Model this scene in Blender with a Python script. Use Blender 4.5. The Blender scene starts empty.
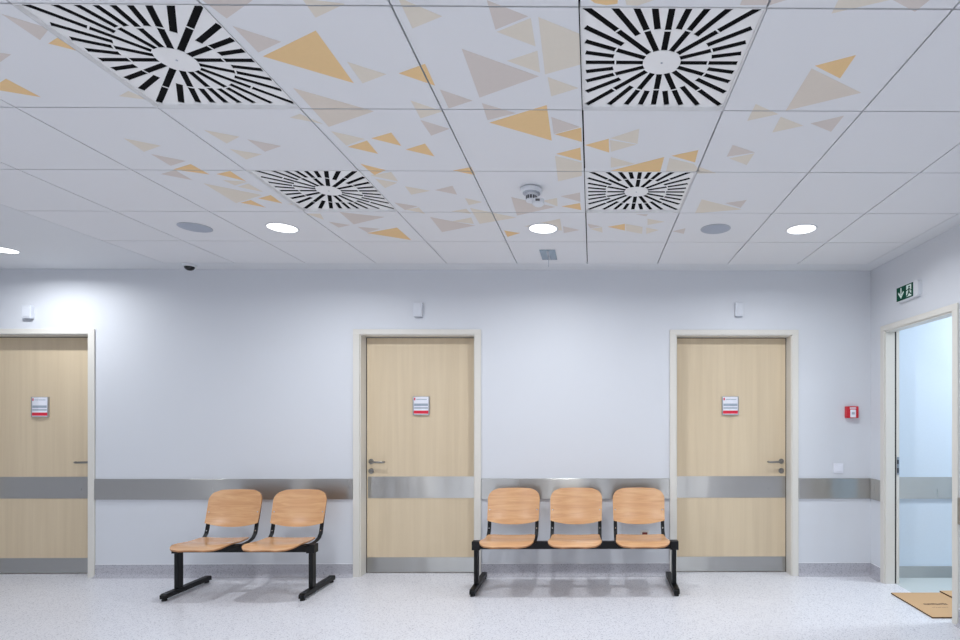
import bpy, bmesh, math, random
from mathutils import Vector, Matrix
PI = math.pi
random.seed(4)
C = bpy.context.scene.collection
sc = bpy.context.scene

# ------------------------------------------------------------------ camera
F = 560.0; YAW = math.radians(0.5); EYE = 1.42
VPX, VPY = 592.0, 417.0
CX = VPX + F * math.tan(YAW)
cd = bpy.data.cameras.new('camera'); cam = bpy.data.objects.new('camera', cd); C.objects.link(cam)
cam.location = (0, 0, EYE); cam.rotation_euler = (PI/2, 0, -YAW)
cd.sensor_width = 36; cd.lens = F/960*36
cd.shift_x = (480-CX)/960; cd.shift_y = (VPY-320)/960
cd.clip_start = .05
sc.camera = cam

# ------------------------------------------------------------------ world, exposure
w = bpy.data.worlds.new('world'); sc.world = w; w.use_nodes = True
w.node_tree.nodes['Background'].inputs[0].default_value = (.75, .85, 1, 1)
w.node_tree.nodes['Background'].inputs[1].default_value = .6
sc.view_settings.view_transform = 'Standard'; sc.view_settings.look = 'None'
sc.view_settings.exposure = -1.05; sc.view_settings.gamma = 1.0
sc.view_settings.use_curve_mapping = False
DOWN_W = 33.0            # watts of one downlight
DOWN_COL = (.93, .965, 1.0)
WASH_W = 75.0           # total watts of the added cool fill, unseen behind the camera
ADDED_WINDOWS = [(-6.1, -5.45), (-3.9, -1.8), (-.2, .4), (1.8, 2.35)]   # spans of added, unseen windows that light the hall and streak the steel
for wa, wb in ADDED_WINDOWS:
    al = bpy.data.lights.new('window_daylight', 'AREA'); al.shape = 'RECTANGLE'  # added fill light, one per added window
    al.size = wb-wa-.1; al.size_y = 1.3; al.energy = WASH_W*(wb-wa)/3.9; al.color = (.86, .93, 1.0)
    alo = bpy.data.objects.new('window_daylight', al); C.objects.link(alo)
    alo.location = ((wa+wb)/2, -3.97, 1.55); alo.rotation_euler = (PI/2, 0, PI)

CEIL = 2.73
WY = 5.0                 # back wall plane
XR = 2.5                 # right wall plane
XL = -6.4
YB = -4.0

def at_y(px, py, Y):     # point of the photograph on the plane y = Y
    a = (px-CX)/F; b = (VPY-py)/F
    k = Y/(math.cos(YAW)-a*math.sin(YAW))
    return Vector((k*(a*math.cos(YAW)+math.sin(YAW)), Y, EYE+b*k))
def at_z(px, py, Z):
    a = (px-CX)/F; b = (VPY-py)/F
    k = (Z-EYE)/b
    return Vector((k*(a*math.cos(YAW)+math.sin(YAW)), k*(math.cos(YAW)-a*math.sin(YAW)), Z))

# ------------------------------------------------------------------ materials
def srgb(r, g, b):
    f = lambda c: (c/255/12.92) if c/255 <= .04045 else ((c/255+.055)/1.055)**2.4
    return (f(r), f(g), f(b), 1)
class NT:
    def __init__(s, name):
        s.m = bpy.data.materials.new(name); s.m.use_nodes = True
        s.t = s.m.node_tree; s.b = s.t.nodes['Principled BSDF']
    def n(s, typ, **kw):
        x = s.t.nodes.new(typ)
        for k, v in kw.items():
            if k in x.inputs.keys() if hasattr(x.inputs, 'keys') else False: x.inputs[k].default_value = v
            else: setattr(x, k, v)
        return x
    def l(s, a, b): s.t.links.new(a, b)
    def coord(s, scale=(1,1,1), kind='Object'):
        tc = s.n('ShaderNodeTexCoord'); mp = s.n('ShaderNodeMapping'); mp.inputs['Scale'].default_value = scale
        s.l(tc.outputs[kind], mp.inputs['Vector']); return mp.outputs[0]
    def ramp(s, fac, stops):
        r = s.n('ShaderNodeValToRGB'); e = r.color_ramp.elements
        while len(e) < len(stops): e.new(.5)
        for i, (p, c) in enumerate(stops): e[i].position = p; e[i].color = c
        s.l(fac, r.inputs[0]); return r.outputs[0]
def plain(name, col, rough=.5, metal=0, spec=.5, bump=0, bscale=60, coat=0):
    t = NT(name); t.b.inputs['Base Color'].default_value = col
    t.b.inputs['Roughness'].default_value = rough; t.b.inputs['Metallic'].default_value = metal
    t.b.inputs['Specular IOR Level'].default_value = spec; t.b.inputs['Coat Weight'].default_value = coat
    v = t.coord()
    nz = t.n('ShaderNodeTexNoise'); nz.inputs['Scale'].default_value = bscale; nz.inputs['Detail'].default_value = 3
    t.l(v, nz.inputs['Vector'])
    hs = t.n('ShaderNodeHueSaturation'); hs.inputs['Color'].default_value = col
    mr = t.n('ShaderNodeMapRange'); mr.inputs['To Min'].default_value = .98; mr.inputs['To Max'].default_value = 1.02
    t.l(nz.outputs['Fac'], mr.inputs['Value']); t.l(mr.outputs[0], hs.inputs['Value']); t.l(hs.outputs[0], t.b.inputs['Base Color'])
    if bump:
        b = t.n('ShaderNodeBump'); b.inputs['Strength'].default_value = bump; b.inputs['Distance'].default_value = .002
        t.l(nz.outputs['Fac'], b.inputs['Height']); t.l(b.outputs[0], t.b.inputs['Normal'])
    return t.m
def wood(name, c1, c2, c3, scale, rough=.4, coat=.1, contrast=1, dist=1.2):
    t = NT(name); v = t.coord(scale)
    nz = t.n('ShaderNodeTexNoise'); nz.inputs['Scale'].default_value = 1; nz.inputs['Detail'].default_value = 6
    nz.inputs['Roughness'].default_value = .6; nz.inputs['Distortion'].default_value = dist
    oi = t.n('ShaderNodeObjectInfo'); ad = t.n('ShaderNodeVectorMath', operation='ADD')
    cb = t.n('ShaderNodeCombineXYZ'); ml = t.n('ShaderNodeMath', operation='MULTIPLY'); ml.inputs[1].default_value = 37
    t.l(oi.outputs['Random'], ml.inputs[0])
    for i in range(3): t.l(ml.outputs[0], cb.inputs[i])
    t.l(v, ad.inputs[0]); t.l(cb.outputs[0], ad.inputs[1]); t.l(ad.outputs[0], nz.inputs['Vector'])
    col = t.ramp(nz.outputs['Fac'], [(.5-.2/contrast, c1), (.5, c2), (.5+.2/contrast, c3)])
    t.l(col, t.b.inputs['Base Color']); t.b.inputs['Roughness'].default_value = rough
    t.b.inputs['Coat Weight'].default_value = coat; t.b.inputs['Coat Roughness'].default_value = .25
    return t.m
def steel(name, col, rough=.28):
    t = NT(name); v = t.coord((40, 40, 3))
    nz = t.n('ShaderNodeTexNoise'); nz.inputs['Scale'].default_value = 1; nz.inputs['Detail'].default_value = 4
    t.l(v, nz.inputs['Vector'])
    v2 = t.coord((1.3, 1.3, .02))
    n2 = t.n('ShaderNodeTexNoise'); n2.inputs['Scale'].default_value = 1.6; n2.inputs['Detail'].default_value = 2
    t.l(v2, n2.inputs['Vector'])
    t.b.inputs['Metallic'].default_value = 1; t.b.inputs['Base Color'].default_value = col
    mr = t.n('ShaderNodeMapRange'); mr.inputs['To Min'].default_value = rough-.04; mr.inputs['To Max'].default_value = rough+.05
    t.l(nz.outputs['Fac'], mr.inputs['Value']); t.l(mr.outputs[0], t.b.inputs['Roughness'])
    b = t.n('ShaderNodeBump'); b.inputs['Strength'].default_value = .5; b.inputs['Distance'].default_value = .03
    t.l(n2.outputs['Fac'], b.inputs['Height']); t.l(b.outputs[0], t.b.inputs['Normal'])
    t.b.inputs['Anisotropic'].default_value = 1.0; t.b.inputs['Anisotropic Rotation'].default_value = .25
    tg = t.n('ShaderNodeTangent', direction_type='RADIAL', axis='Z'); t.l(tg.outputs[0], t.b.inputs['Tangent'])
    return t.m
def terrazzo(name, base, dark, mid, rough=.35, scale=150):
    t = NT(name); v = t.coord()
    vo = t.n('ShaderNodeTexVoronoi'); vo.inputs['Scale'].default_value = scale; t.l(v, vo.inputs['Vector'])
    sp = t.n('ShaderNodeSeparateColor'); t.l(vo.outputs['Color'], sp.inputs[0])
    c = t.ramp(sp.outputs[0], [(0, dark), (.12, mid), (.32, base), (1, base)])
    nz = t.n('ShaderNodeTexNoise'); nz.inputs['Scale'].default_value = 1.3; nz.inputs['Detail'].default_value = 4; t.l(v, nz.inputs['Vector'])
    mr = t.n('ShaderNodeMapRange'); mr.inputs['To Min'].default_value = .96; mr.inputs['To Max'].default_value = 1.04
    t.l(nz.outputs['Fac'], mr.inputs['Value'])
    hs = t.n('ShaderNodeHueSaturation'); t.l(c, hs.inputs['Color']); t.l(mr.outputs[0], hs.inputs['Value'])
    t.l(hs.outputs[0], t.b.inputs['Base Color']); t.b.inputs['Roughness'].default_value = rough
    t.b.inputs['Specular IOR Level'].default_value = .4
    return t.m
def emit(name, col, s):
    t = NT(name); t.b.inputs['Base Color'].default_value = (1,1,1,1)
    t.b.inputs['Emission Color'].default_value = col; t.b.inputs['Emission Strength'].default_value = s
    return t.m

M = dict(
 wall=plain('wall_paint', (.70, .72, .762, 1), .55, bump=.08, bscale=220),
 side=plain('side_room_paint', (.68, .77, .87, 1), .55),
 plaster=plain('ceiling_plaster', (.75, .77, .80, 1), .7),
 tile=plain('ceiling_tile', (.79, .80, .825, 1), .75, bump=.1, bscale=400),
 t_orange=plain('tile_print_ochre', srgb(238, 203, 150), .75),
 t_taupe=plain('tile_print_taupe', srgb(217, 208, 202), .75),
 t_cream=plain('tile_print_cream', srgb(228, 220, 206), .75),
 plenum=plain('ceiling_void', (.006, .006, .007, 1), .9, spec=.1),
 floor=terrazzo('vinyl_floor', (.755, .755, .795, 1), (.40, .40, .45, 1), (.60, .60, .65, 1), .28, 170),
 base=terrazzo('skirting_vinyl', (.50, .495, .54, 1), (.26, .26, .30, 1), (.38, .38, .42, 1), .4, 190),
 basecap=plain('skirting_cap', (.86, .87, .9, 1), .4),
 sidefloor=plain('side_room_floor', (.55, .60, .60, 1), .25),
 casing=plain('casing_lacquer', (.74, .715, .66, 1), .4),
 seal=plain('door_seal', (.03, .03, .035, 1), .7),
 leaf=wood('maple_laminate', srgb(208, 188, 158), srgb(217, 198, 168), srgb(226, 208, 178), (22, 22, .8), .45, 0, .5, .3),
 steel=steel('brushed_steel', (.50, .49, .47, 1), .29),
 steel2=steel('brushed_plate', (.47, .47, .46, 1), .31),
 ply=wood('beech_plywood', srgb(197, 144, 98), srgb(213, 162, 114), srgb(227, 182, 134), (2.6, 20, 38), .26, .5, .8, .8),
 plyedge=wood('plywood_edge', srgb(150, 100, 62), srgb(176, 124, 82), srgb(196, 146, 100), (6, 6, 160), .5, 0),
 black=plain('black_metal', (.004, .004, .005, 1), .45, spec=.3),
 rubber=plain('rubber', (.015, .015, .015, 1), .8),
 chrome=plain('chrome', (.7, .7, .7, 1), .2, 1),
 satin=plain('satin_nickel', (.30, .29, .27, 1), .3, 1),
 white=plain('white_plastic', (.76, .78, .82, 1), .4),
 wallbox=plain('wall_box_plastic', (.70, .725, .78, 1), .45),
 grille=plain('white_grille', (.90, .90, .90, 1), .4),
 grey=plain('grey_plastic', (.44, .47, .53, 1), .55),
 sgrey=plain('speaker_mesh', (.42, .46, .54, 1), .7, bump=.6, bscale=900),
 dgrey=plain('dark_plastic', (.10, .10, .11, 1), .5),
 smoked=plain('smoked_dome', (.005, .006, .01, 1), .08),
 red=plain('red_plastic', (.62, .012, .025, 1), .35),
 signred=plain('sign_red', (.72, .02, .05, 1), .4),
 signblue=plain('sign_blue_grey', (.36, .42, .50, 1), .4),
 signwhite=plain('sign_white', (.84, .85, .92, 1), .35),
 alu=plain('aluminium', (.45, .46, .48, 1), .35, .9),
 exitgreen=plain('exit_green', (.0005, .07, .038, 1), .6, spec=.15),
 exitwhite=plain('exit_white', (.78, .9, .84, 1), .35),
 lens=plain('pale_blue_lens', (.30, .38, .45, 1), .15),
 card=plain('cardboard', srgb(198, 161, 120), .8, bump=.3, bscale=90),
 cardedge=plain('cardboard_edge', srgb(70, 48, 30), .9),
 ink=plain('dark_ink', (.12, .07, .035, 1), .8),
 maroon=plain('socket_insert', (.16, .02, .015, 1), .4),
 glow=emit('lit_diffuser', (1, 1, 1, 1), 6.0),
)

# ------------------------------------------------------------------ helpers
def link(name, me, mats, parent=None):
    o = bpy.data.objects.new(name, me); C.objects.link(o)
    for m in (mats if isinstance(mats, (list, tuple)) else [mats]): me.materials.append(m)
    if parent: o.parent = parent
    return o
def obj(name, bm, mats, parent=None, smooth=False):
    bmesh.ops.recalc_face_normals(bm, faces=bm.faces)
    me = bpy.data.meshes.new(name); bm.to_mesh(me); bm.free()
    if smooth:
        for p in me.polygons: p.use_smooth = True
        me.set_sharp_from_angle(angle=math.radians(40))
    return link(name, me, mats, parent)
def box(bm, x0, x1, y0, y1, z0, z1, mi=0, bev=0):
    vs = [bm.verts.new((x, y, z)) for x in (x0, x1) for y in (y0, y1) for z in (z0, z1)]
    q = [(0,1,3,2), (4,6,7,5), (0,4,5,1), (2,3,7,6), (0,2,6,4), (1,5,7,3)]
    fs = [bm.faces.new([vs[i] for i in f]) for f in q]
    for f in fs: f.material_index = mi
    if bev:
        es = list({e for f in fs for e in f.edges})
        r = bmesh.ops.bevel(bm, geom=es, offset=bev, segments=2, affect='EDGES', profile=.5)
        for f in r['faces']: f.material_index = mi
    return fs
def boxo(name, x0, x1, y0, y1, z0, z1, mat, parent=None, bev=0):
    bm = bmesh.new(); box(bm, x0, x1, y0, y1, z0, z1, 0, bev); return obj(name, bm, mat, parent)
def lathe(bm, prof, c=(0,0,0), axis='z', n=32, mi=0):
    rings = []
    for r, h in prof:
        ring = []
        for k in range(n):
            a = 2*PI*k/n; p = (r*math.cos(a), r*math.sin(a), h)
            if axis == 'y': p = (p[0], h, p[1])
            if axis == 'x': p = (h, p[0], p[1])
            ring.append(bm.verts.new((p[0]+c[0], p[1]+c[1], p[2]+c[2])))
        rings.append(ring)
    for a, b in zip(rings, rings[1:]):
        for k in range(n):
            f = bm.faces.new((a[k], a[(k+1)%n], b[(k+1)%n], b[k])); f.material_index = mi
    for ring in (rings[0], rings[-1]):
        f = bm.faces.new(ring); f.material_index = mi
def sweep(bm, pts, w, t, side=Vector((1,0,0)), mi=0):    # flat bar along pts; w along side, t across
    rings = []
    for i, p in enumerate(pts):
        d = (pts[min(i+1, len(pts)-1)]-pts[max(i-1, 0)]).normalized()
        nrm = side.cross(d).normalized()
        rings.append([bm.verts.new(p+side*sx*w/2+nrm*sn*t/2) for sx, sn in ((-1,-1),(1,-1),(1,1),(-1,1))])
    for a, b in zip(rings, rings[1:]):
        for k in range(4): bm.faces.new((a[k], a[(k+1)%4], b[(k+1)%4], b[k])).material_index = mi
    bm.faces.new(rings[0]); bm.faces.new(rings[-1])
def tube(bm, pts, r, n=12):
    up = Vector((0,0,1)); rings = []
    for i, p in enumerate(pts):
        d = (pts[min(i+1, len(pts)-1)]-pts[max(i-1, 0)]).normalized()
        a = d.cross(up if abs(d.z) < .9 else Vector((1,0,0))).normalized(); b = d.cross(a)
        rings.append([bm.verts.new(p+a*r*math.cos(2*PI*k/n)+b*r*math.sin(2*PI*k/n)) for k in range(n)])
    for a, b in zip(rings, rings[1:]):
        for k in range(n): bm.faces.new((a[k], a[(k+1)%n], b[(k+1)%n], b[k]))
    bm.faces.new(rings[0]); bm.faces.new(rings[-1])
def prism(bm, poly, fn, mi=0):     # poly of 2-D points; fn(u, v, side) -> point, side 0/1
    a = [bm.verts.new(fn(u, v, 0)) for u, v in poly]; b = [bm.verts.new(fn(u, v, 1)) for u, v in poly]
    bm.faces.new(a).material_index = mi; bm.faces.new(b[::-1]).material_index = mi
    n = len(poly)
    for i in range(n): bm.faces.new((a[i], b[i], b[(i+1)%n], a[(i+1)%n])).material_index = mi
def arc(c, r, a0, a1, n=6):
    return [(c[0]+r*math.cos(math.radians(a0+(a1-a0)*i/n)), c[1]+r*math.sin(math.radians(a0+(a1-a0)*i/n))) for i in range(n+1)]
def rrect(x0, x1, z0, z1, r):
    return arc((x1-r, z1-r), r, 0, 90)+arc((x0+r, z1-r), r, 90, 180)+arc((x0+r, z0+r), r, 180, 270)+arc((x1-r, z0+r), r, 270, 360)
def thing(name, label, cat, loc=(0,0,0), rotz=0, group=None):
    o = bpy.data.objects.new(name, None); C.objects.link(o); o.empty_display_size = .1
    o.location = loc; o.rotation_euler = (0, 0, rotz); o['label'] = label; o['category'] = cat
    if group: o['group'] = group
    return o
def tag(o, label, cat, group=None):
    o['label'] = label; o['category'] = cat
    if group: o['group'] = group
    return o
def struct(o): o['kind'] = 'structure'; return o
def dup(root, loc, label, group=None):
    r = root.copy(); C.objects.link(r); r.location = loc; r['label'] = label
    if group: r['group'] = group
    for ch in list(root.children):
        c = ch.copy(); C.objects.link(c); c.parent = r
        for g in list(ch.children):
            d = g.copy(); C.objects.link(d); d.parent = c
    return r

# ------------------------------------------------------------------ floor
bm = bmesh.new(); box(bm, XL-.3, 2.585, YB-.2, WY+.3, -.1, 0); struct(obj('floor', bm, M['floor']))
bm = bmesh.new(); box(bm, 2.585, 5.2, 1.6, WY+.3, -.1, 0); struct(obj('floor_side_room', bm, M['sidefloor']))

# ------------------------------------------------------------------ back wall with three door openings
HEAD = 2.158             # opening height
def wx(px): return at_y(px, 417, WY-.012).x
OPEN = [(wx(88.25)-1.035, wx(88.25)), (wx(358.9), wx(475)), (wx(675.8), wx(792.6))]
def wall_with_openings(name, x0, x1, y0, y1, z1, openings, head, mat):
    bm = bmesh.new(); x = x0
    for a, b in sorted(openings):
        box(bm, x, a, y0, y1, 0, z1); box(bm, a, b, y0, y1, head, z1); x = b
    box(bm, x, x1, y0, y1, 0, z1)
    return struct(obj(name, bm, mat))
wall_with_openings('wall_back', XL, XR+.105, WY, WY+.25, CEIL+.02, OPEN, HEAD, M['wall'])
bm = bmesh.new()
for a, b in OPEN: box(bm, a-.1, b+.1, WY+.25, WY+.3, 0, HEAD+.1)
struct(obj('wall_back_closure', bm, M['wall']))

# right wall with its opening
RY0, RY1 = 3.843, 4.757   # opening along the wall
RW = .105
bm = bmesh.new()
box(bm, XR, XR+RW, RY1, WY, 0, CEIL+.02); box(bm, XR, XR+RW, RY0, RY1, HEAD, CEIL+.02); box(bm, XR, XR+RW, YB, RY0, 0, CEIL+.02)
struct(obj('wall_right', bm, M['wall']))
struct(boxo('wall_left', XL-.2, XL, YB, WY+.25, 0, CEIL+.02, M['wall']))
ADDED_DOORS = [(-5.2, -4.17), (-1.5, -.47), (.6, 1.63)]  # added doors, out of view, to give the steel something to reflect
wall_with_openings('wall_front', XL-.2, XR+RW, YB-.25, YB, CEIL+.02, ADDED_DOORS, HEAD, M['wall'])
bm = bmesh.new()
for a, b in ADDED_DOORS: box(bm, a-.1, b+.1, YB-.3, YB-.25, 0, HEAD+.1)
struct(obj('wall_front_closure', bm, M['wall']))

for i, (wa, wb) in enumerate(ADDED_WINDOWS):  # frames around the added fill lights, out of view
    bm = bmesh.new()
    for u in (wa, wb-.05): box(bm, u, u+.05, YB+.0005, YB+.02, .85, 2.25)
    for u in (.85, 2.2): box(bm, wa+.0505, wb-.0505, YB+.0005, YB+.02, u, u+.05)
    struct(obj('window_%d' % (i+1), bm, M['casing']))
# the next room, seen through the doorway
SY = 4.93
struct(boxo('wall_side_room_back', XR+RW, 5.2, SY, SY+.2, 0, CEIL, M['side']))
struct(boxo('wall_side_room_right', 5.2, 5.4, 1.4, SY+.2, 0, CEIL, M['side']))
struct(boxo('wall_side_room_front', XR+RW, 5.2, 1.4, 1.6, 0, CEIL, M['side']))
struct(boxo('ceiling_side_room', XR+RW, 5.4, 1.4, SY+.2, CEIL, CEIL+.1, M['plaster']))
struct(boxo('trim_1', XR+RW+.01, 5.19, SY-.018, SY, .70, .89, M['steel']))
bm = bmesh.new(); box(bm, XR+RW+.01, 5.19, SY-.012, SY, 0, .10); struct(obj('baseboard_side_room', bm, M['steel2']))
sl = bpy.data.lights.new('side_room_lamp', 'AREA'); sl.shape = 'RECTANGLE'; sl.size = 1.2; sl.size_y = .3; sl.energy = 100; sl.color = (.88, .95, 1)
so = bpy.data.objects.new('side_room_lamp', sl); C.objects.link(so); so.location = (4.1, 4.1, CEIL-.02)

# ------------------------------------------------------------------ ceiling: tile field, plaster margins, void
GX = [-3.64+.6*i for i in range(11)]          # tile joints across
GY = [4.79]+[4.19-.6*i for i in range(14)]    # tile joints in depth
GY = [g for g in GY if g > YB+.1]
FX0, FX1, FY1, FY0 = GX[0], GX[-1], GY[0], GY[-1]
DIFF = [(2, 3), (2, 5)]  # placeholders replaced below
def cell(x, y):
    i = max(k for k in range(10) if GX[k] <= x); j = max(k for k in range(len(GY)-1) if GY[k] >= y)
    return i, j
DIFF_C = [(-1.54, 2.09), (.26, 2.09), (-1.54, 3.29), (.26, 3.29)]
DC = {cell(*c) for c in DIFF_C}
G = .0036
bm = bmesh.new()
cells = []
for i in range(10):
    for j in range(len(GY)-1):
        if (i, j) in DC: continue
        r = (GX[i]+G, GX[i+1]-G, GY[j+1]+G, GY[j]-G); cells.append(r)
        box(bm, *r, CEIL, CEIL+.018, 0)
# printed triangles, read off the photograph as (crop origin, scale, corners)
TRI = []
def T(ox, oy, s, c, *pts): TRI.append((c, [(ox+x/s, oy+y/s) for x, y in pts]))
O, P, K = 1, 2, 3
a = (0, 0, 3)
T(*a,P,(5,42),(148,85),(120,120)); T(*a,O,(145,130),(172,113),(232,152)); T(*a,P,(0,158),(33,163),(-8,192))
T(*a,O,(18,236),(122,291),(-30,266)); T(*a,K,(357,288),(385,273),(450,300)); T(*a,P,(600,-5),(765,-5),(680,55))
T(*a,P,(698,78),(843,125),(775,157)); T(*a,K,(372,415),(482,437),(432,455)); T(*a,P,(453,462),(557,483),(512,497))
T(*a,O,(520,508),(572,492),(628,523)); T(*a,P,(483,522),(525,510),(577,540)); T(*a,O,(650,522),(690,513),(737,543))
T(*a,K,(612,390),(718,410),(680,430)); T(*a,P,(742,418),(843,438),(795,455)); T(*a,K,(690,447),(785,463),(738,478))
T(*a,K,(611,550),(786,585),(708,609)); T(*a,K,(668,540),(742,545),(705,556)); T(*a,K,(712,560),(745,551),(790,576))
T(*a,O,(722,608),(752,600),(797,622)); T(*a,O,(775,595),(812,585),(847,610)); T(*a,K,(862,612),(885,609),(900,616))
a = (240, 0, 4)
T(*a,O,(92,225),(303,122),(455,332)); T(*a,K,(248,-6),(420,15),(302,70)); T(*a,P,(428,247),(585,297),(490,333))
TRI[-1] = (3, TRI[-1][1])
T(*a,O,(635,293),(740,255),(780,342)); T(*a,K,(630,-12),(808,65),(690,113)); T(*a,P,(213,352),(535,445),(355,507))
TRI[-1] = (4, TRI[-1][1])
T(*a,K,(200,470),(240,455),(330,495)); T(*a,K,(683,402),(810,445),(722,473)); T(*a,P,(722,480),(838,515),(765,542))
T(*a,P,(800,358),(930,402),(835,433)); T(*a,K,(365,525),(498,555),(425,582)); T(*a,O,(432,587),(508,562),(552,615))
T(*a,O,(525,553),(605,530),(645,583)); T(*a,O,(663,598),(740,574),(777,625))
a = (240, 130, 4)
T(*a,O,(482,135),(582,160),(538,180)); T(*a,O,(853,162),(925,148),(940,180)); T(*a,K,(523,182),(605,168),(632,205))
T(*a,K,(540,195),(628,211),(580,232)); T(*a,K,(660,225),(760,243),(685,258)); T(*a,P,(780,240),(850,223),(868,258))
T(*a,P,(617,290),(710,305),(660,320)); T(*a,K,(665,318),(715,310),(740,335)); T(*a,P,(398,328),(578,348),(455,377))
T(*a,K,(262,334),(322,335),(335,358)); T(*a,P,(355,367),(440,380),(395,390)); T(*a,P,(470,387),(560,395),(510,410))
T(*a,O,(508,412),(628,390),(685,440)); T(*a,P,(760,348),(940,382),(808,408));
T(*a,K,(845,325),(905,315),(925,335)); T(*a,K,(850,365),(925,350),(935,375))
a = (450, 0, 4)
T(*a,P,(147,0),(312,65),(182,118)); T(*a,K,(187,127),(323,72),(342,185)); T(*a,K,(353,68),(560,152),(560,247),(380,297))
T(*a,K,(228,243),(350,203),(360,290)); T(*a,K,(390,308),(513,352),(405,385)); T(*a,P,(47,195),(355,305),(118,390))
T(*a,P,(128,413),(262,452),(150,480)); T(*a,O,(158,490),(387,420),(407,562)); T(*a,P,(405,468),(520,508),(415,535))
T(*a,O,(420,537),(525,510),(527,567)); T(*a,K,(640,553),(757,515),(750,575)); T(*a,K,(640,560),(745,578),(643,607))
T(*a,O,(540,580),(635,555),(637,610)); T(*a,O,(555,-5),(672,-5),(670,14),(625,20),(580,12)); T(*a,K,(700,-5),(830,-5),(750,22),(706,20))
a = (450, 130, 4)
T(*a,O,(425,95),(522,70),(525,122)); T(*a,K,(420,103),(527,130),(527,183),(432,205)); T(*a,K,(80,312),(265,350),(118,375))
T(*a,O,(645,162),(857,108),(838,176)); T(*a,K,(643,108),(738,135),(643,150)); T(*a,P,(442,265),(520,250),(522,287))
T(*a,O,(447,305),(520,292),(525,320)); T(*a,K,(370,283),(428,272),(430,305)); T(*a,P,(245,268),(420,308),(268,342))
T(*a,O,(217,402),(280,412),(230,427)); T(*a,K,(298,385),(440,355),(448,402)); T(*a,P,(452,385),(518,400),(455,412))
T(*a,K,(60,272),(128,288),(75,300)); T(*a,P,(550,375),(605,385),(560,393)); T(*a,K,(562,396),(608,388),(610,410))
T(*a,O,(632,387),(700,375),(700,402)); T(*a,K,(703,375),(770,388),(768,415),(703,403)); T(*a,K,(790,355),(858,367),(790,380))
T(*a,K,(785,390),(835,400),(785,415)); T(*a,P,(890,405),(942,393),(935,415)); T(*a,P,(745,337),(792,337),(785,345))
a = (640, 0, 3)
T(*a,O,(525,197),(648,165),(600,235)); T(*a,P,(515,205),(663,278),(437,332)); TRI[-1] = (4, TRI[-1][1])
T(*a,K,(322,362),(347,312),(415,342)); T(*a,K,(397,397),(422,350),(490,377)); T(*a,P,(512,370),(612,347),(573,395))
T(*a,P,(260,470),(278,435),(345,457)); T(*a,K,(268,475),(343,460),(320,495)); T(*a,O,(95,467),(175,450),(165,487))
T(*a,K,(88,474),(162,492),(182,514),(78,514)); T(*a,K,(176,500),(228,519),(170,520)); T(*a,K,(165,640),(185,598),(305,628))
T(*a,P,(255,609),(320,600),(302,623)); T(*a,P,(300,15),(310,-10),(470,-10),(392,14)); T(*a,K,(575,40),(600,-10),(790,-10))
T(*a,P,(750,-5),(875,-5),(825,35))
def clip(poly, r):
    x0, x1, y0, y1 = r
    for ax, val, keep in ((0, x0, 1), (0, x1, -1), (1, y0, 1), (1, y1, -1)):
        out = []
        for i in range(len(poly)):
            p, q = poly[i], poly[(i+1) % len(poly)]
            ip, iq = (p[ax]-val)*keep >= 0, (q[ax]-val)*keep >= 0
            if ip: out.append(p)
            if ip != iq:
                t = (val-p[ax])/(q[ax]-p[ax]); out.append((p[0]+t*(q[0]-p[0]), p[1]+t*(q[1]-p[1])))
        poly = out
        if len(poly) < 3: return None
    return poly
for c, pts in TRI:
    g = [at_z(px, py, CEIL) for px, py in pts]; g = [(p.x, p.y) for p in g]
    for r in cells:
        q = clip(g, r)
        if q:
            try: prism(bm, q, lambda u, v, s: (u, v, CEIL-.0006+s*.0007), c)
            except ValueError: pass
M['t_mix'] = plain('tile_print_sand', srgb(224, 214, 202), .75)
struct(obj('ceiling', bm, [M['tile'], M['t_orange'], M['t_taupe'], M['t_cream'], M['t_mix']]))
bm = bmesh.new()
g2 = .001
box(bm, XL, FX0-g2, YB, WY, CEIL, CEIL+.02); box(bm, FX1+g2, XR, YB, WY, CEIL, CEIL+.02)
box(bm, FX0-g2, FX1+g2, FY1+g2, WY, CEIL, CEIL+.02); box(bm, FX0-g2, FX1+g2, YB, FY0-g2, CEIL, CEIL+.02)
struct(obj('ceiling_margin', bm, M['plaster']))
struct(boxo('ceiling_void', XL-.2, XR+RW, YB-.2, WY+.25, CEIL+.2, CEIL+.25, M['plenum']))
bm = bmesh.new()       # black T-bars above the joints
for x in GX: box(bm, x-.004, x+.004, FY0, FY1, CEIL+.0185, CEIL+.04)
for y in GY: box(bm, FX0, FX1, y-.004, y+.004, CEIL+.0405, CEIL+.06)
struct(obj('ceiling_grid', bm, M['plenum']))

# ------------------------------------------------------------------ skirting and steel wall guards
def skirt(name, segs):       # segs of (p0, p1, inward normal); cove profile
    bm = bmesh.new()
    prof = [(0, .112), (.004, .112), (.005, .035)]+[(.005+.03*(1-math.cos(t)), .035-.03*math.sin(t)) for t in [i*PI/12 for i in range(1, 7)]]+[(.037, .0), (0, .0)]
    cap = [(0, .113), (.007, .113), (.007, .117), (0, .117)]
    for p0, p1, n in segs:
        p0, p1, n = Vector(p0), Vector(p1), Vector(n)
        for pr, mi in ((prof, 0), (cap, 1)):
            a = [bm.verts.new((p0.x+n.x*d, p0.y+n.y*d, z)) for d, z in pr]; b = [bm.verts.new((p1.x+n.x*d, p1.y+n.y*d, z)) for d, z in pr]
            k = len(pr)
            for i in range(k): bm.faces.new((a[i], a[(i+1)%k], b[(i+1)%k], b[i])).material_index = mi
            bm.faces.new(a).material_index = mi; bm.faces.new(b[::-1]).material_index = mi
    return struct(obj(name, bm, [M['base'], M['basecap']]))
CW = .053                    # casing width
gaps = [(XL, OPEN[0][0]-CW), (OPEN[0][1]+CW, OPEN[1][0]-CW), (OPEN[1][1]+CW, OPEN[2][0]-CW), (OPEN[2][1]+CW, XR)]
skirt('baseboard_back', [((a, WY), (b, WY), (0, -1)) for a, b in gaps])
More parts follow.
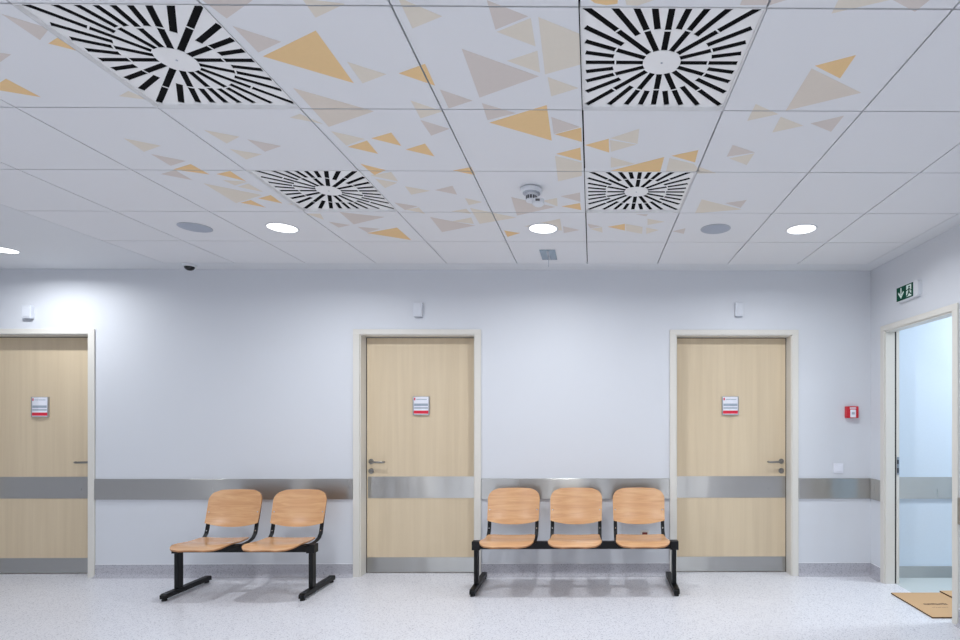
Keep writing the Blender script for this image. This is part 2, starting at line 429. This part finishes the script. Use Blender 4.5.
skirt('baseboard_right', [((XR, RY1+CW), (XR, WY), (-1, 0)), ((XR, YB), (XR, RY0-CW), (-1, 0))])
skirt('baseboard_left', [((XL, YB), (XL, WY), (1, 0))])
n = 2
for a, b in gaps:
    bm = bmesh.new(); box(bm, a+.002, b-.002-(.004 if b == XR else 0), WY-.016, WY, .690, .872, 0, .003)
    struct(obj('trim_%d' % n, bm, M['steel'])); n += 1
for y0, y1 in ((RY1+CW+.002, WY-.02), (1.0, RY0-CW-.002)):
    bm = bmesh.new(); box(bm, XR-.016, XR, y0, y1, .690, .872, 0, .003); struct(obj('trim_%d' % n, bm, M['steel'])); n += 1

# ------------------------------------------------------------------ doors
def make_handle(parent, x, dirx, y0):
    bm = bmesh.new()
    lathe(bm, [(.024, y0), (.024, y0-.006), (.021, y0-.009)], (x, 0, 1.015), 'y', 28)
    pts = [Vector((x, y0-.008, 1.015)), Vector((x, y0-.045, 1.015)), Vector((x+dirx*.005, y0-.054, 1.015)), Vector((x+dirx*.015, y0-.058, 1.014)), Vector((x+dirx*.115, y0-.058, 1.011)),
           Vector((x+dirx*.128, y0-.055, 1.012)), Vector((x+dirx*.134, y0-.040, 1.013))]
    tube(bm, pts, .0095)
    obj('door_handle', bm, M['satin'], parent, True)
    bm = bmesh.new(); lathe(bm, [(.025, y0), (.025, y0-.006), (.022, y0-.009)], (x, 0, .928), 'y', 28)
    box(bm, x-.004, x+.004, y0-.013, y0-.008, .915, .943)
    obj('lock_rosette', bm, M['satin'], parent, True)
def make_door(name, x0, x1, wall_y, rot, handle):
    """leaf recessed in a lacquered frame; local axes: origin on the wall plane at the opening's centre, -y into the hall"""
    r = bpy.data.objects.new(name, None); C.objects.link(r); r.location = ((x0+x1)/2, wall_y, 0); r.rotation_euler = (0, 0, rot); struct(r)
    h = (x1-x0)/2; rec = .118
    bm = bmesh.new()
    for s in (-1, 1):
        a, b = sorted((s*(h-.004), s*(h+CW))); box(bm, a, b, -.014, 0, 0, HEAD-.004, 0, .002)
        a, b = sorted((s*(h-.012), s*(h-.0005))); box(bm, a, b, -.001, .20, 0, HEAD-.0005)
        a, b = sorted((s*(h-.026), s*(h-.013))); box(bm, a, b, rec+.047, .20, 0, HEAD-.001)
    box(bm, -h-CW, h+CW, -.014, 0, HEAD-.004, HEAD+CW-.012, 0, .002)
    box(bm, -h+.012, h-.012, -.001, .20, HEAD-.012, HEAD-.0005)
    obj('door_frame', bm, M['casing'], r)
    bm = bmesh.new()
    for s in (-1, 1):
        a, b = sorted((s*(h-.0185), s*(h-.0125))); box(bm, a, b, rec+.003, rec+.04, 0, HEAD-.013)
    box(bm, -h+.02, h-.02, rec+.003, rec+.04, HEAD-.0185, HEAD-.0125)
    obj('door_seal', bm, M['seal'], r)
    lf = boxo('leaf', -h+.019, h-.019, rec, rec+.042, .006, HEAD-.019, M['leaf'], r)
    bm = bmesh.new(); box(bm, -h+.03, h-.021, rec-.003, rec-.0002, .682, .878); obj('guard_strip', bm, M['steel'], r)
    bm = bmesh.new(); box(bm, -h+.021, h-.021, rec-.003, rec-.0002, .008, .142); obj('kick_plate', bm, M['steel2'], r)
    make_handle(r, handle*(h-.058), -handle, rec)
    bm = bmesh.new()
    for z in (.25, 1.05, 1.9): lathe(bm, [(.007, -.05), (.007, .05)], (-handle*(h-.014), rec-.006, z), 'z', 12)
    obj('hinge', bm, M['chrome'], r)
    return r, rec
DOORS = []
for i, ((a, b), hs) in enumerate(zip(OPEN, (1, -1, 1))):
    DOORS.append(make_door('door_%d' % (i+1), a, b, WY, 0, hs))
for i, (a, b) in enumerate(ADDED_DOORS): make_door('door_%d' % (i+5), a, b, YB, PI, 1)  # the added doors behind the camera, for reflections only
# doorway in the right wall (leaf stands out of sight); frame only, with strike plate on the far jamb
r = bpy.data.objects.new('door_4', None); C.objects.link(r); r.location = (XR, (RY0+RY1)/2, 0); struct(r)
hh = (RY1-RY0)/2
bm = bmesh.new()
for s in (-1, 1):
    a, b = sorted((s*(hh-.004), s*(hh+CW))); box(bm, -.014, 0, a, b, 0, HEAD-.004, 0, .002)
    a, b = sorted((s*(hh-.0005), s*(hh-.014))); box(bm, -.001, RW-.028, a, b, 0, HEAD-.0005)
    a, b = sorted((s*(hh-.0005), s*(hh-.010))); box(bm, RW-.012, RW+.012, a, b, 0, HEAD-.0005)
    a, b = sorted((s*(hh-.004), s*(hh+CW))); box(bm, RW+.0005, RW+.014, a, b, 0, HEAD-.004)
box(bm, -.014, 0, -hh-CW, hh+CW, HEAD-.004, HEAD+CW-.012, 0, .002)
box(bm, -.001, RW-.02, -hh+.014, hh-.014, HEAD-.014, HEAD-.0005)
box(bm, RW+.0005, RW+.014, -hh-CW, hh+CW, HEAD-.004, HEAD+CW)
obj('door_frame', bm, M['casing'], r)
bm = bmesh.new()
for s in (-1, 1):
    a, b = sorted((s*(hh-.0005), s*(hh-.006))); box(bm, RW-.0275, RW-.0125, a, b, 0, HEAD-.001)
obj('door_seal', bm, M['seal'], r)
bm = bmesh.new(); y = hh-.011
box(bm, RW-.010, RW+.010, y-.003, y+.002, .93, 1.08); obj('strike_plate', bm, M['alu'], r)
bm = bmesh.new()
box(bm, RW-.008, RW+.004, y-.0045, y-.0031, 1.02, 1.055); box(bm, RW-.008, RW+.004, y-.0045, y-.0031, .945, .985); obj('latch_slot', bm, M['seal'], r)

# ------------------------------------------------------------------ door signs
def make_sign(px0, px1, py0, py1, label):
    Y = WY+.118
    p0 = at_y(px0, py1, Y); p1 = at_y(px1, py0, Y)
    wd, ht = p1.x-p0.x, p1.z-p0.z
    r = thing('door_sign', label, 'sign', ((p0.x+p1.x)/2, Y, p0.z), 0, 'signs on the doors')
    h = wd/2
    bm = bmesh.new(); prism(bm, [(-h, 0), (-h, -.001), (-h, -.012), (0, -.024), (h, -.012), (h, -.001)], lambda u, v, s: (u, v-.0005, s*ht))
    box(bm, h-.004, h+.002, -.016, -.0005, 0, ht); box(bm, -h-.002, -h+.004, -.016, -.0005, 0, ht)
    obj('holder', bm, M['alu'], r)
    def face(name, u0, u1, z0, z1, lift, m):
        bm = bmesh.new()
        def yy(u): return -.0135-.012*(1-abs(u)/h)-lift
        n = 6
        for i in range(n):
            a, b = u0+(u1-u0)*i/n, u0+(u1-u0)*(i+1)/n
            vs = [bm.verts.new((a, yy(a), z0)), bm.verts.new((b, yy(b), z0)), bm.verts.new((b, yy(b), z1)), bm.verts.new((a, yy(a), z1))]
            ws = [bm.verts.new(v.co+Vector((0, .0008, 0))) for v in vs]
            bm.faces.new(vs); bm.faces.new(ws[::-1])
            for k in range(4): bm.faces.new((vs[k], vs[(k+1)%4], ws[(k+1)%4], ws[k]))
        obj(name, bm, m, r)
    face('name_card', -h+.006, h-.006, .006, ht-.004, .0, M['signwhite'])
    face('red_strip', -h+.006, h-.006, .012, .040, .001, M['signred'])
    face('text_strip', -h+.010, h-.010, .058, .070, .001, M['signblue'])
    face('text_strip', -h+.010, h-.010, .082, .104, .001, M['signblue'])
    face('heading_line', -h+.030, h-.020, ht-.030, ht-.024, .001, M['signblue'])
    face('emblem', -h+.010, -h+.022, ht-.035, ht-.012, .001, M['signred'])
make_sign(33, 49.5, 397, 417, 'door sign with red strip on the leftmost wooden door')
make_sign(413.5, 429.5, 396.5, 415, 'door sign with red strip on the wooden door between the two benches')
make_sign(722, 738, 396.5, 415, 'door sign with red strip on the wooden door right of the three-seat bench')

# ------------------------------------------------------------------ wall boxes above the doors
for px0, px1, py0, py1, dep, lab in ((21, 30.5, 305, 318, .035, 'small white box on the brightly lit wall above the leftmost door'),
        (413, 422, 302.5, 316.5, .035, 'small white box on the wall above the middle door'),
        (735.5, 743.5, 302.5, 316, .03, 'small white box on the wall above the door nearest the exit sign')):
    p0 = at_y(px0, py1, WY-dep); p1 = at_y(px1, py0, WY-dep)
    hw = (p1.x-p0.x)/2; ht = p1.z-p0.z
    r = thing('wall_box', lab, 'wall box', ((p0.x+p1.x)/2, WY, p0.z), 0, 'white boxes above the doors')
    boxo('housing', -hw, hw, -dep, 0, 0, ht, M['wallbox'], r, .004)
    boxo('front_cover', -hw*.55, hw*.75, -dep-.004, -dep-.0002, ht*.12, ht*.88, M['wallbox'], r, .001)
    boxo('underside_vent', -hw*.8, hw*.8, -dep*.9, -dep*.1, -.004, -.0002, M['grey'], r)  # thin grey plate under the box

# ------------------------------------------------------------------ ceiling diffusers
def make_diffuser():
    r = thing('ceiling_diffuser', '', 'air vent', (0, 0, CEIL), 0, 'square swirl air diffusers')
    H = .2965
    cu = bpy.data.curves.new('d', 'CURVE'); cu.dimensions = '2D'; cu.fill_mode = 'BOTH'; cu.extrude = .0008
    def spl(pts):
        s = cu.splines.new('POLY'); s.points.add(len(pts)-1)
        for i, (x, y) in enumerate(pts): s.points[i].co = (x, y, 0, 1)
        s.use_cyclic_u = True
    spl([(-H, -H), (H, -H), (H, H), (-H, H)])
    slots = []
    for k in range(32):
        a = 2*PI*k/32; c, s = math.cos(a), math.sin(a)
        ro = .283/max(abs(c), abs(s)); q = k % 8; q = min(q, 8-q)
        if q in (0, 2, 4): segs = [(.070 if q < 4 else .074, .60*ro), (.60*ro+.006, ro)]
        elif q == 1: segs = [(.635*ro, ro)]
        else: segs = [(.53*ro, ro)]
        for r0, r1 in segs:
            w = .0112; e = .0014
            loc = [(r0, -w-e), (r0+.006, -w), (r1-.006, -w), (r1, -w-e), (r1, w+e), (r1-.006, w), (r0+.006, w), (r0, w+e)]
            slots.append((a, r0, r1)); spl([(u*c-v*s, u*s+v*c) for u, v in loc])
    tmp = bpy.data.objects.new('d', cu); C.objects.link(tmp)
    dg = bpy.context.evaluated_depsgraph_get(); dg.update()
    me = bpy.data.meshes.new_from_object(tmp.evaluated_get(dg)); me.name = 'faceplate'
    bpy.data.objects.remove(tmp)
    me.materials.clear()
    fp = link('faceplate', me, M['grille'], r); fp.location = (0, 0, .014)
    bm = bmesh.new()
    for s in (-1, 1):
        a, b = sorted((s*.2968, s*.2992)); box(bm, a, b, -.2992, .2992, -.001, .03); box(bm, -.2967, .2967, a, b, -.001, .03)
    obj('frame', bm, M['grille'], r)
    bm = bmesh.new()
    box(bm, -.29, .29, -.29, .29, .03, .12); obj('plenum_box', bm, M['plenum'], r)
    bm = bmesh.new()
    for a, r0, r1 in slots:
        fs = box(bm, r0+.002, r1-.002, -.0108, .0108, .0156, .020)
        vs = {v for f in fs for v in f.verts}
        bmesh.ops.rotate(bm, verts=list(vs), matrix=Matrix.Rotation(a, 3, 'Z'))
    obj('vane_insert', bm, M['plenum'], r)
    bm = bmesh.new(); lathe(bm, [(.004, .0130), (.004, .0112)], n=12); obj('centre_screw', bm, M['grey'], r)
    return r
d0 = make_diffuser()
labs = ['large black-slotted square air diffuser in the ceiling at upper left of the photo',
        'large black-slotted square air diffuser in the ceiling at top, right of centre',
        'far square air diffuser in the ceiling, left of the smoke detector',
        'far square air diffuser in the ceiling, just right of the smoke detector']
for i, (c, lab) in enumerate(zip(DIFF_C, labs)):
    if i == 0: d0.location = (*c, CEIL); d0['label'] = lab
    else: dup(d0, (*c, CEIL), lab)

# ------------------------------------------------------------------ downlights
def make_downlight(x, y, label, group, power=1):
    r = thing('downlight', label, 'ceiling light', (x, y, CEIL), 0, group)
    bm = bmesh.new(); n = 40
    pr = [(.093, -.0005), (.093, -.004), (.097, -.006), (.103, -.004), (.104, -.0005)]
    rings = [[bm.verts.new((a*math.cos(2*PI*k/n), a*math.sin(2*PI*k/n), h)) for k in range(n)] for a, h in pr]
    for a, b in zip(rings, rings[1:]+rings[:1]):
        for k in range(n): bm.faces.new((a[k], a[(k+1)%n], b[(k+1)%n], b[k]))
    obj('trim_ring', bm, M['white'], r, True)
    bm = bmesh.new(); lathe(bm, [(.0925, -.0008), (.0925, -.003)], n=40); obj('lit_lens', bm, M['glow'], r)
    L = bpy.data.lights.new('downlight_lamp', 'AREA'); L.shape = 'DISK'; L.size = .10; L.energy = DOWN_W*power; L.color = DOWN_COL; L.spread = math.radians(165)
    o = bpy.data.objects.new('downlight_lamp', L); C.objects.link(o); o.parent = r; o.location = (0, 0, -.012)
    return r
seen = {(-2.14, 3.89): 'round lit downlight in the ceiling above the two-seat bench', (-.34, 3.89): 'round lit downlight in the ceiling beneath the smoke detector in the photo',
        (1.46, 3.89): 'round lit downlight in the ceiling furthest right'}
for (x, y), lab in seen.items(): make_downlight(x, y, lab, 'round downlights')
p = at_z(2, 249.5, CEIL)
make_downlight(p.x, p.y, 'round lit downlight at the left edge of the photo, in the smooth plaster ceiling', 'round downlights', .8)
for x in (-2.14, -.34, 1.46):
    for y in (.89, -2.11): make_downlight(x, y, 'round lit downlight in the hall ceiling behind the viewer', 'downlights behind the viewer')
for y in (1.4, -1.6): make_downlight(p.x, y, 'round lit downlight in the hall ceiling behind the viewer', 'downlights behind the viewer')

# ------------------------------------------------------------------ ceiling speakers
for x, lab in ((-2.74, 'round grey ceiling speaker left of the downlight over the two-seat bench'), (.86, 'round grey ceiling speaker left of the rightmost downlight')):
    r = thing('ceiling_speaker', lab, 'speaker', (x, 3.89, CEIL), 0, 'round grey ceiling speakers')
    bm = bmesh.new(); lathe(bm, [(.103, -.0005), (.103, -.003), (.098, -.005), (.094, -.005)], n=40); obj('rim', bm, M['grey'], r, True)
    bm = bmesh.new(); lathe(bm, [(.0935, -.0052), (.087, -.0075), (.03, -.0085)], n=40); obj('mesh_cover', bm, M['sgrey'], r, True)

# ------------------------------------------------------------------ smoke detector
q = at_z(531.5, 188, CEIL)
r = thing('smoke_detector', 'white round smoke detector with hanging indicator, between the two far air diffusers', 'smoke detector', (q.x, q.y, CEIL))
bm = bmesh.new(); lathe(bm, [(.052, -.0008), (.062, -.010), (.062, -.026), (.056, -.030)], n=40); obj('base', bm, M['white'], r, True)
bm = bmesh.new(); lathe(bm, [(.050, -.0302), (.050, -.034)], n=40); obj('shadow_gap', bm, M['grey'], r)
bm = bmesh.new(); lathe(bm, [(.034, -.0342), (.034, -.046), (.030, -.047), (.030, -.068), (.033, -.069), (.030, -.078), (.012, -.082)], n=32); obj('sensor_head', bm, M['white'], r, True)
bm = bmesh.new()
for k in range(12):
    a = 2*PI*k/12; fs = box(bm, .030, .0318, -.0055, .0055, -.067, -.048); vs = {v for f in fs for v in f.verts}
    bmesh.ops.rotate(bm, verts=list(vs), matrix=Matrix.Rotation(a, 3, 'Z'))
obj('sensor_slots', bm, M['dgrey'], r)
bm = bmesh.new(); lathe(bm, [(.020, -.070), (.034, -.074), (.034, -.100), (.022, -.110)], (.040, -.02, 0), n=28); obj('indicator_puck', bm, M['white'], r, True)
bm = bmesh.new(); box(bm, .028, .052, -.056, -.0525, -.094, -.082); obj('indicator_window', bm, M['dgrey'], r)

# ------------------------------------------------------------------ square sensor with pull cord by the back wall
q0 = at_z(540.6, 249.5, CEIL); q1 = at_z(556, 259, CEIL)
r = thing('ceiling_sensor', 'small square grey-blue ceiling sensor with a thin hanging cord, between middle downlight and back wall', 'ceiling sensor', ((q0.x+q1.x)/2, (q0.y+q1.y)/2, CEIL))
hx, hy = .062, abs(q1.y-q0.y)/2
boxo('panel', -hx, hx, -hy, hy, -.008, -.0005, M['lens'], r, .002)
boxo('centre_rib', -.008, .008, -hy+.01, hy-.01, -.012, -.0082, M['grey'], r)
bm = bmesh.new(); tube(bm, [Vector((0, 0, -.0125)), Vector((.001, 0, -.10))], .0022, 8); obj('cord', bm, M['grey'], r)

# ------------------------------------------------------------------ dome camera
q = at_z(189.5, 264.8, CEIL)
r = thing('dome_camera', 'small white dome camera with a black lens on the ceiling edge above the back wall', 'security camera', (q.x, q.y, CEIL))
bm = bmesh.new(); lathe(bm, [(.055, -.0005), (.055, -.012), (.048, -.018)], n=32); obj('mount', bm, M['white'], r, True)
bm = bmesh.new(); lathe(bm, [(.040, -.0182), (.038, -.028), (.030, -.040), (.016, -.048), (.004, -.050)], n=28); obj('dome', bm, M['smoked'], r, True)

# ------------------------------------------------------------------ call point, switch, socket
p0 = at_y(846.5, 418, WY-.04); p1 = at_y(858.5, 406.3, WY-.04)
hw, ht = (p1.x-p0.x)/2, p1.z-p0.z
r = thing('fire_call_point', 'red fire alarm call point on the back wall near the corner', 'fire alarm', ((p0.x+p1.x)/2, WY, p0.z))
boxo('housing', -hw, hw, -.045, 0, 0, ht, M['red'], r, .004)
boxo('window', -hw*.42, hw*.5, -.049, -.0453, ht*.05, ht*.72, M['signwhite'], r, .001)
bm = bmesh.new(); box(bm, -hw*.2, hw*.3, -.0505, -.0492, ht*.3, ht*.5); obj('press_mark', bm, M['grey'], r)
boxo('symbol_strip', -hw*.5, hw*.55, -.0468, -.0453, ht*.80, ht*.90, M['signwhite'], r)
p0 = at_y(833.2, 473, WY); p1 = at_y(843, 463.4, WY); hw, ht = (p1.x-p0.x)/2, p1.z-p0.z
r = thing('light_switch', 'white square light switch above the steel strip near the corner', 'light switch', ((p0.x+p1.x)/2, WY, p0.z))
boxo('frame', -hw, hw, -.009, 0, 0, ht, M['signwhite'], r, .002)
boxo('rocker', -hw*.6, hw*.6, -.014, -.0092, ht*.2, ht*.8, M['signwhite'], r, .0015)
p0 = at_y(640.3, 539.5, WY); p1 = at_y(649, 530.2, WY); hw, ht = (p1.x-p0.x)/2, p1.z-p0.z
r = thing('wall_socket', 'ivory wall socket with dark red insert, low behind the right seat of the three-seat bench', 'socket', ((p0.x+p1.x)/2, WY, p0.z))
boxo('frame', -hw, hw, -.010, 0, 0, ht, M['casing'], r, .002)
boxo('insert', -hw*.6, hw*.6, -.014, -.0102, ht*.2, ht*.8, M['maroon'], r, .001)

# ------------------------------------------------------------------ exit sign on right wall
ya, yb, yc = 4.505, 4.278, 4.215   # far end of the plate, near end of the plate, near end of the housing
r = thing('exit_sign', 'green emergency exit sign with arrow and running figure, above the open doorway', 'exit sign', (XR, (ya+yb)/2, 2.345))
off = (ya+yb)/2
zb, zt = .0, .116
bm = bmesh.new()
prism(bm, rrect(yc-off, ya-off+.012, zb-.005, zt+.005, .03), lambda u, v, s: (-.034*s, u, v))
obj('housing', bm, M['white'], r)
bm = bmesh.new(); box(bm, -.0385, -.0342, yb-off, ya-off, zb+.004, zt-.004); obj('green_panel', bm, M['exitgreen'], r)
def mark(name, poly, lift=.0395, m='exitwhite'):
    bm = bmesh.new(); prism(bm, poly, lambda u, v, s: (-lift-.0008*s, u, v*.75)); return obj(name, bm, M[m], r)
W_ = ya-yb; far = ya-off
def U(f): return far-f*W_     # 0 = far (left in the photo), 1 = near
bm = bmesh.new()
for poly in ([(U(.26), .135), (U(.32), .135), (U(.32), .06), (U(.26), .06)], [(U(.10), .085), (U(.16), .095), (U(.29), .05), (U(.29), .022)], [(U(.48), .085), (U(.42), .095), (U(.29), .05), (U(.29), .022)]):
    prism(bm, poly, lambda u, v, s: (-.0388-.0008*s, u, v*.75))
obj('arrow', bm, M['exitwhite'], r)
mark('doorway_symbol', [(U(.62), .018), (U(.92), .018), (U(.92), .138), (U(.62), .138)], .0388)
bm = bmesh.new()
for poly in (arc((U(.80), .115), .011, 0, 330, 9), [(U(.74), .103), (U(.84), .100), (U(.82), .062), (U(.75), .066)],
             [(U(.76), .068), (U(.83), .064), (U(.90), .044), (U(.98), .046), (U(.98), .036), (U(.86), .034)], [(U(.75), .07), (U(.82), .064), (U(.72), .024), (U(.62), .022), (U(.62), .032), (U(.68), .036)],
             [(U(.75), .102), (U(.76), .092), (U(.66), .078), (U(.60), .088), (U(.60), .098), (U(.66), .088)], [(U(.83), .100), (U(.83), .090), (U(.90), .078), (U(.96), .084), (U(.96), .076), (U(.90), .068)]):
    prism(bm, poly, lambda u, v, s: (-.0398-.0008*s, u, v*.75))
obj('running_figure', bm, M['exitgreen'], r)

# ------------------------------------------------------------------ benches
SEATZ = .424
def pan_bm():
    W, D = .221, .425; nu, nv = 16, 22; bm = bmesh.new(); top = []; bot = []
    for j in range(nv+1):
        v = j/nv; v = v if j not in (0,) else 0; t = v*D
        w = W-.024*v
        rx, ry = .13, .13
        if t < ry: w = w-rx+rx*math.sqrt(max(0, 1-((ry-t)/ry)**2.2))
        rb = .045
        if D-t < rb: w = w-rb+rb*math.sqrt(max(0, 1-((rb-(D-t))/rb)**2))
        zc = SEATZ + .005-.012*max(0, 1-t/.12)**2.0 - .010*math.exp(-((t-.28)/.09)**2) - .006*max(0, (t-.30)/.125)
        rt, rb_ = [], []
        for i in range(nu+1):
            u = -1+2*i/nu; x = u*w
            z = zc+.010*abs(x/W)**2*min(1, t/.15)-.004*(1-min(1, t/.1))*abs(u)**2
            rt.append(bm.verts.new((x, t, z))); rb_.append(bm.verts.new((x*.992, t+(.001 if j == 0 else 0), z-.011)))
        top.append(rt); bot.append(rb_)
    for j in range(nv):
        for i in range(nu):
            bm.faces.new((top[j][i], top[j][i+1], top[j+1][i+1], top[j+1][i]))
            bm.faces.new((bot[j][i], bot[j+1][i], bot[j+1][i+1], bot[j][i+1]))
    def side(a, b):
        for k in range(len(a)-1): bm.faces.new((a[k], b[k], b[k+1], a[k+1])).material_index = 1
    side(top[0], bot[0]); side(top[-1][::-1], bot[-1][::-1])
    side([r_[0] for r_ in top][::-1], [r_[0] for r_ in bot][::-1]); side([r_[-1] for r_ in top], [r_[-1] for r_ in bot])
    return bm
BACK_Z0, BACK_H, BACK_W = .534, .268, .226
def back_pt(x, z, t=0):      # local: y from the pan's front edge
    y = .478+.26*(z-BACK_Z0)+.028*(1-(x/BACK_W)**2)-.03*math.exp(-((z-BACK_Z0)/.05))*.3
    return Vector((x, y+t, z))
def back_bm():
    bm = bmesh.new(); nu, nv = 18, 16; A = []; B = []
    for j in range(nv+1):
        v = j/nv; ra, rb = [], []
        for i in range(nu+1):
            u = -1+2*i/nu; z0 = BACK_Z0-.034*(1-abs(u)**2.2); z1 = BACK_Z0+BACK_H
            # rounded top corners, slightly arched top
            w = BACK_W
            z = z0+(z1-z0)*v
            rr = .085; d = z1-z
            wz = BACK_W-.006*(1-v)
            if d < rr: wz = wz-rr+rr*math.sqrt(max(0, 1-((rr-d)/rr)**2))
            x = u*wz; z -= .010*(x/BACK_W)**2*v
            ra.append(bm.verts.new(back_pt(x, z))); rb.append(bm.verts.new(back_pt(x, z, .011)))
        A.append(ra); B.append(rb)
    for j in range(nv):
        for i in range(nu):
            bm.faces.new((A[j][i], A[j+1][i], A[j+1][i+1], A[j][i+1])); bm.faces.new((B[j][i], B[j][i+1], B[j+1][i+1], B[j+1][i]))
    def side(a, b):
        for k in range(len(a)-1): bm.faces.new((a[k], a[k+1], b[k+1], b[k])).material_index = 1
    side(A[0], B[0]); side(A[-1], B[-1]); side([q[0] for q in A], [q[0] for q in B]); side([q[-1] for q in A], [q[-1] for q in B])
    return bm
pan0 = back0 = None
def make_bench(name, xc, n, pitch, span, label, group, Y0, ps=0):
    global pan0, back0
    r = thing(name, label, 'bench', (xc, Y0, 0), 0, group)
    by = .245              # beam, local
    boxo('beam', ps-span/2-.03, ps+span/2+.03, by, by+.045, .342, .402, M['black'], r, .003)
    for s in (-1, 1):
        x = ps+s*span/2
        lg = boxo('leg', x-.0165, x+.0165, by-.004, by+.054, .0555, .341, M['black'], r, .003)
        bm = bmesh.new()
        prism(bm, [(.10, .018), (.10, .046), (.115, .055), (.615, .055), (.625, .046), (.625, .018)], lambda u, v, k: (x-.022+.044*k, u, v))
        obj('foot_bar', bm, M['black'], lg)
        for yy in (.12, .595):
            bm = bmesh.new(); lathe(bm, [(.019, 0), (.019, .010), (.014, .0178)], (x, yy, 0), n=20); obj('foot_pad', bm, M['rubber'], lg)
        for yy in (.0995, .6275): boxo('end_cap', x-.020, x+.020, yy-.002, yy+.0004 if yy < .3 else yy-.0001, .019, .045, M['black'], lg)
        boxo('clamp', x-.033, x+.033, by-.012, by+.057, .336, .406, M['black'], lg, .003)
    for k in range(n):
        cx = (k-(n-1)/2)*pitch
        if pan0 is None:
            st = obj('seat', pan_bm(), [M['ply'], M['plyedge']], r, True); pan0 = st
            bk = obj('backrest', back_bm(), [M['ply'], M['plyedge']], r, True); back0 = bk
        else:
            st = pan0.copy(); C.objects.link(st); st.parent = r
            bk = back0.copy(); C.objects.link(bk); bk.parent = r
        st.location = (cx, 0, 0); bk.location = (cx, 0, 0)
        for s in (-1, 1):
            bx = s*.203; zz = BACK_Z0+.088
            pb = back_pt(bx, zz)
            bm = bmesh.new(); lathe(bm, [(.0065, -.0012), (.0055, -.004), (.002, -.0045)], (bx, pb.y, zz), 'y', 14); obj('screw', bm, M['chrome'], bk, True)
            bm = bmesh.new()
            pts = [Vector((cx+bx, .20, .399)), Vector((cx+bx, .33, .394)), Vector((cx+bx, .395, .400)), Vector((cx+bx, .44, .416)), Vector((cx+bx, .470, .446)), Vector((cx+bx, .483, .485)), Vector((cx+bx, .495, .54))]
            p2 = back_pt(bx, .60, .0155); p3 = back_pt(bx, .67, .0155)
            sweep(bm, pts+[Vector((cx+bx, p2.y, .60)), Vector((cx+bx, p3.y, .67))], .030, .0075)
            prism(bm, [(.247, .396), (.40, .396), (.36, .385), (.29, .352), (.247, .352)], lambda u, v, q: (cx+bx-.003+.006*q, u, v))
            br = obj('seat_bracket', bm, M['black'], r)
            bm = bmesh.new(); lathe(bm, [(.006, -.0005), (.005, -.004)], (cx+bx, .473, .470), 'y', 12); obj('bolt', bm, M['chrome'], br)
    return r
def bx(px, Y): return at_y(px, 417, Y).x
xa, xb = bx(476.7, 4.60), bx(673.8, 4.60)
make_bench('waiting_bench', (xa+xb)/2, 3, .540, xb-xa, 'three-seat beech plywood waiting bench on black steel frame, between the two right-hand wooden doors', 'plywood waiting benches', 4.325)
make_bench('waiting_bench', -2.745, 2, .545, 1.063, 'two-seat beech plywood waiting bench on black steel frame, between the leftmost and middle doors', 'plywood waiting benches', 4.235, -.0265)

# ------------------------------------------------------------------ flattened carton in the doorway
p0 = at_z(891, 593, .008); p1 = at_z(931, 617.5, .008)
r = thing('flattened_carton', 'flattened brown cardboard carton lying on the floor across the doorway', 'cardboard box', (p0.x, p1.y, 0))
W2, D2 = 1.0, p0.y-p1.y
bm = bmesh.new()
for z0, z1, mi in ((.001, .002, 0), (.002, .010, 1), (.010, .011, 0)): box(bm, 0, W2, 0, D2, z0, z1, mi)
obj('panel', bm, [M['card'], M['cardedge']], r)
bm = bmesh.new(); xs = at_z(942.8, 592.4, .02).x-p0.x
for z0, z1, mi in ((.0115, .0125, 0), (.0125, .021, 1), (.021, .022, 0)): box(bm, xs, W2+.25, .02, D2+.015, z0, z1, mi)
obj('flap', bm, [M['card'], M['cardedge']], r)

# illegible printed line and a fainter one under it
q = at_z(934.3, 604, .0112)
for zz, hgt, wid in ((0, .040, .165), (-.075, .012, .12)):
    bm = bmesh.new(); x = -wid/2
    while x < wid/2:
        ww = random.uniform(.008, .016) if zz == 0 else random.uniform(.005, .01)
        y = q.y-r.location.y+zz+random.uniform(-.004, .004)
        box(bm, q.x-r.location.x+x, q.x-r.location.x+x+ww, y-hgt/2*random.uniform(.5, 1), y+hgt/2*random.uniform(.5, 1), .0111, .0113)
        x += ww+(.004 if zz == 0 else .008)
    obj('print_mark', bm, M['ink'], r)
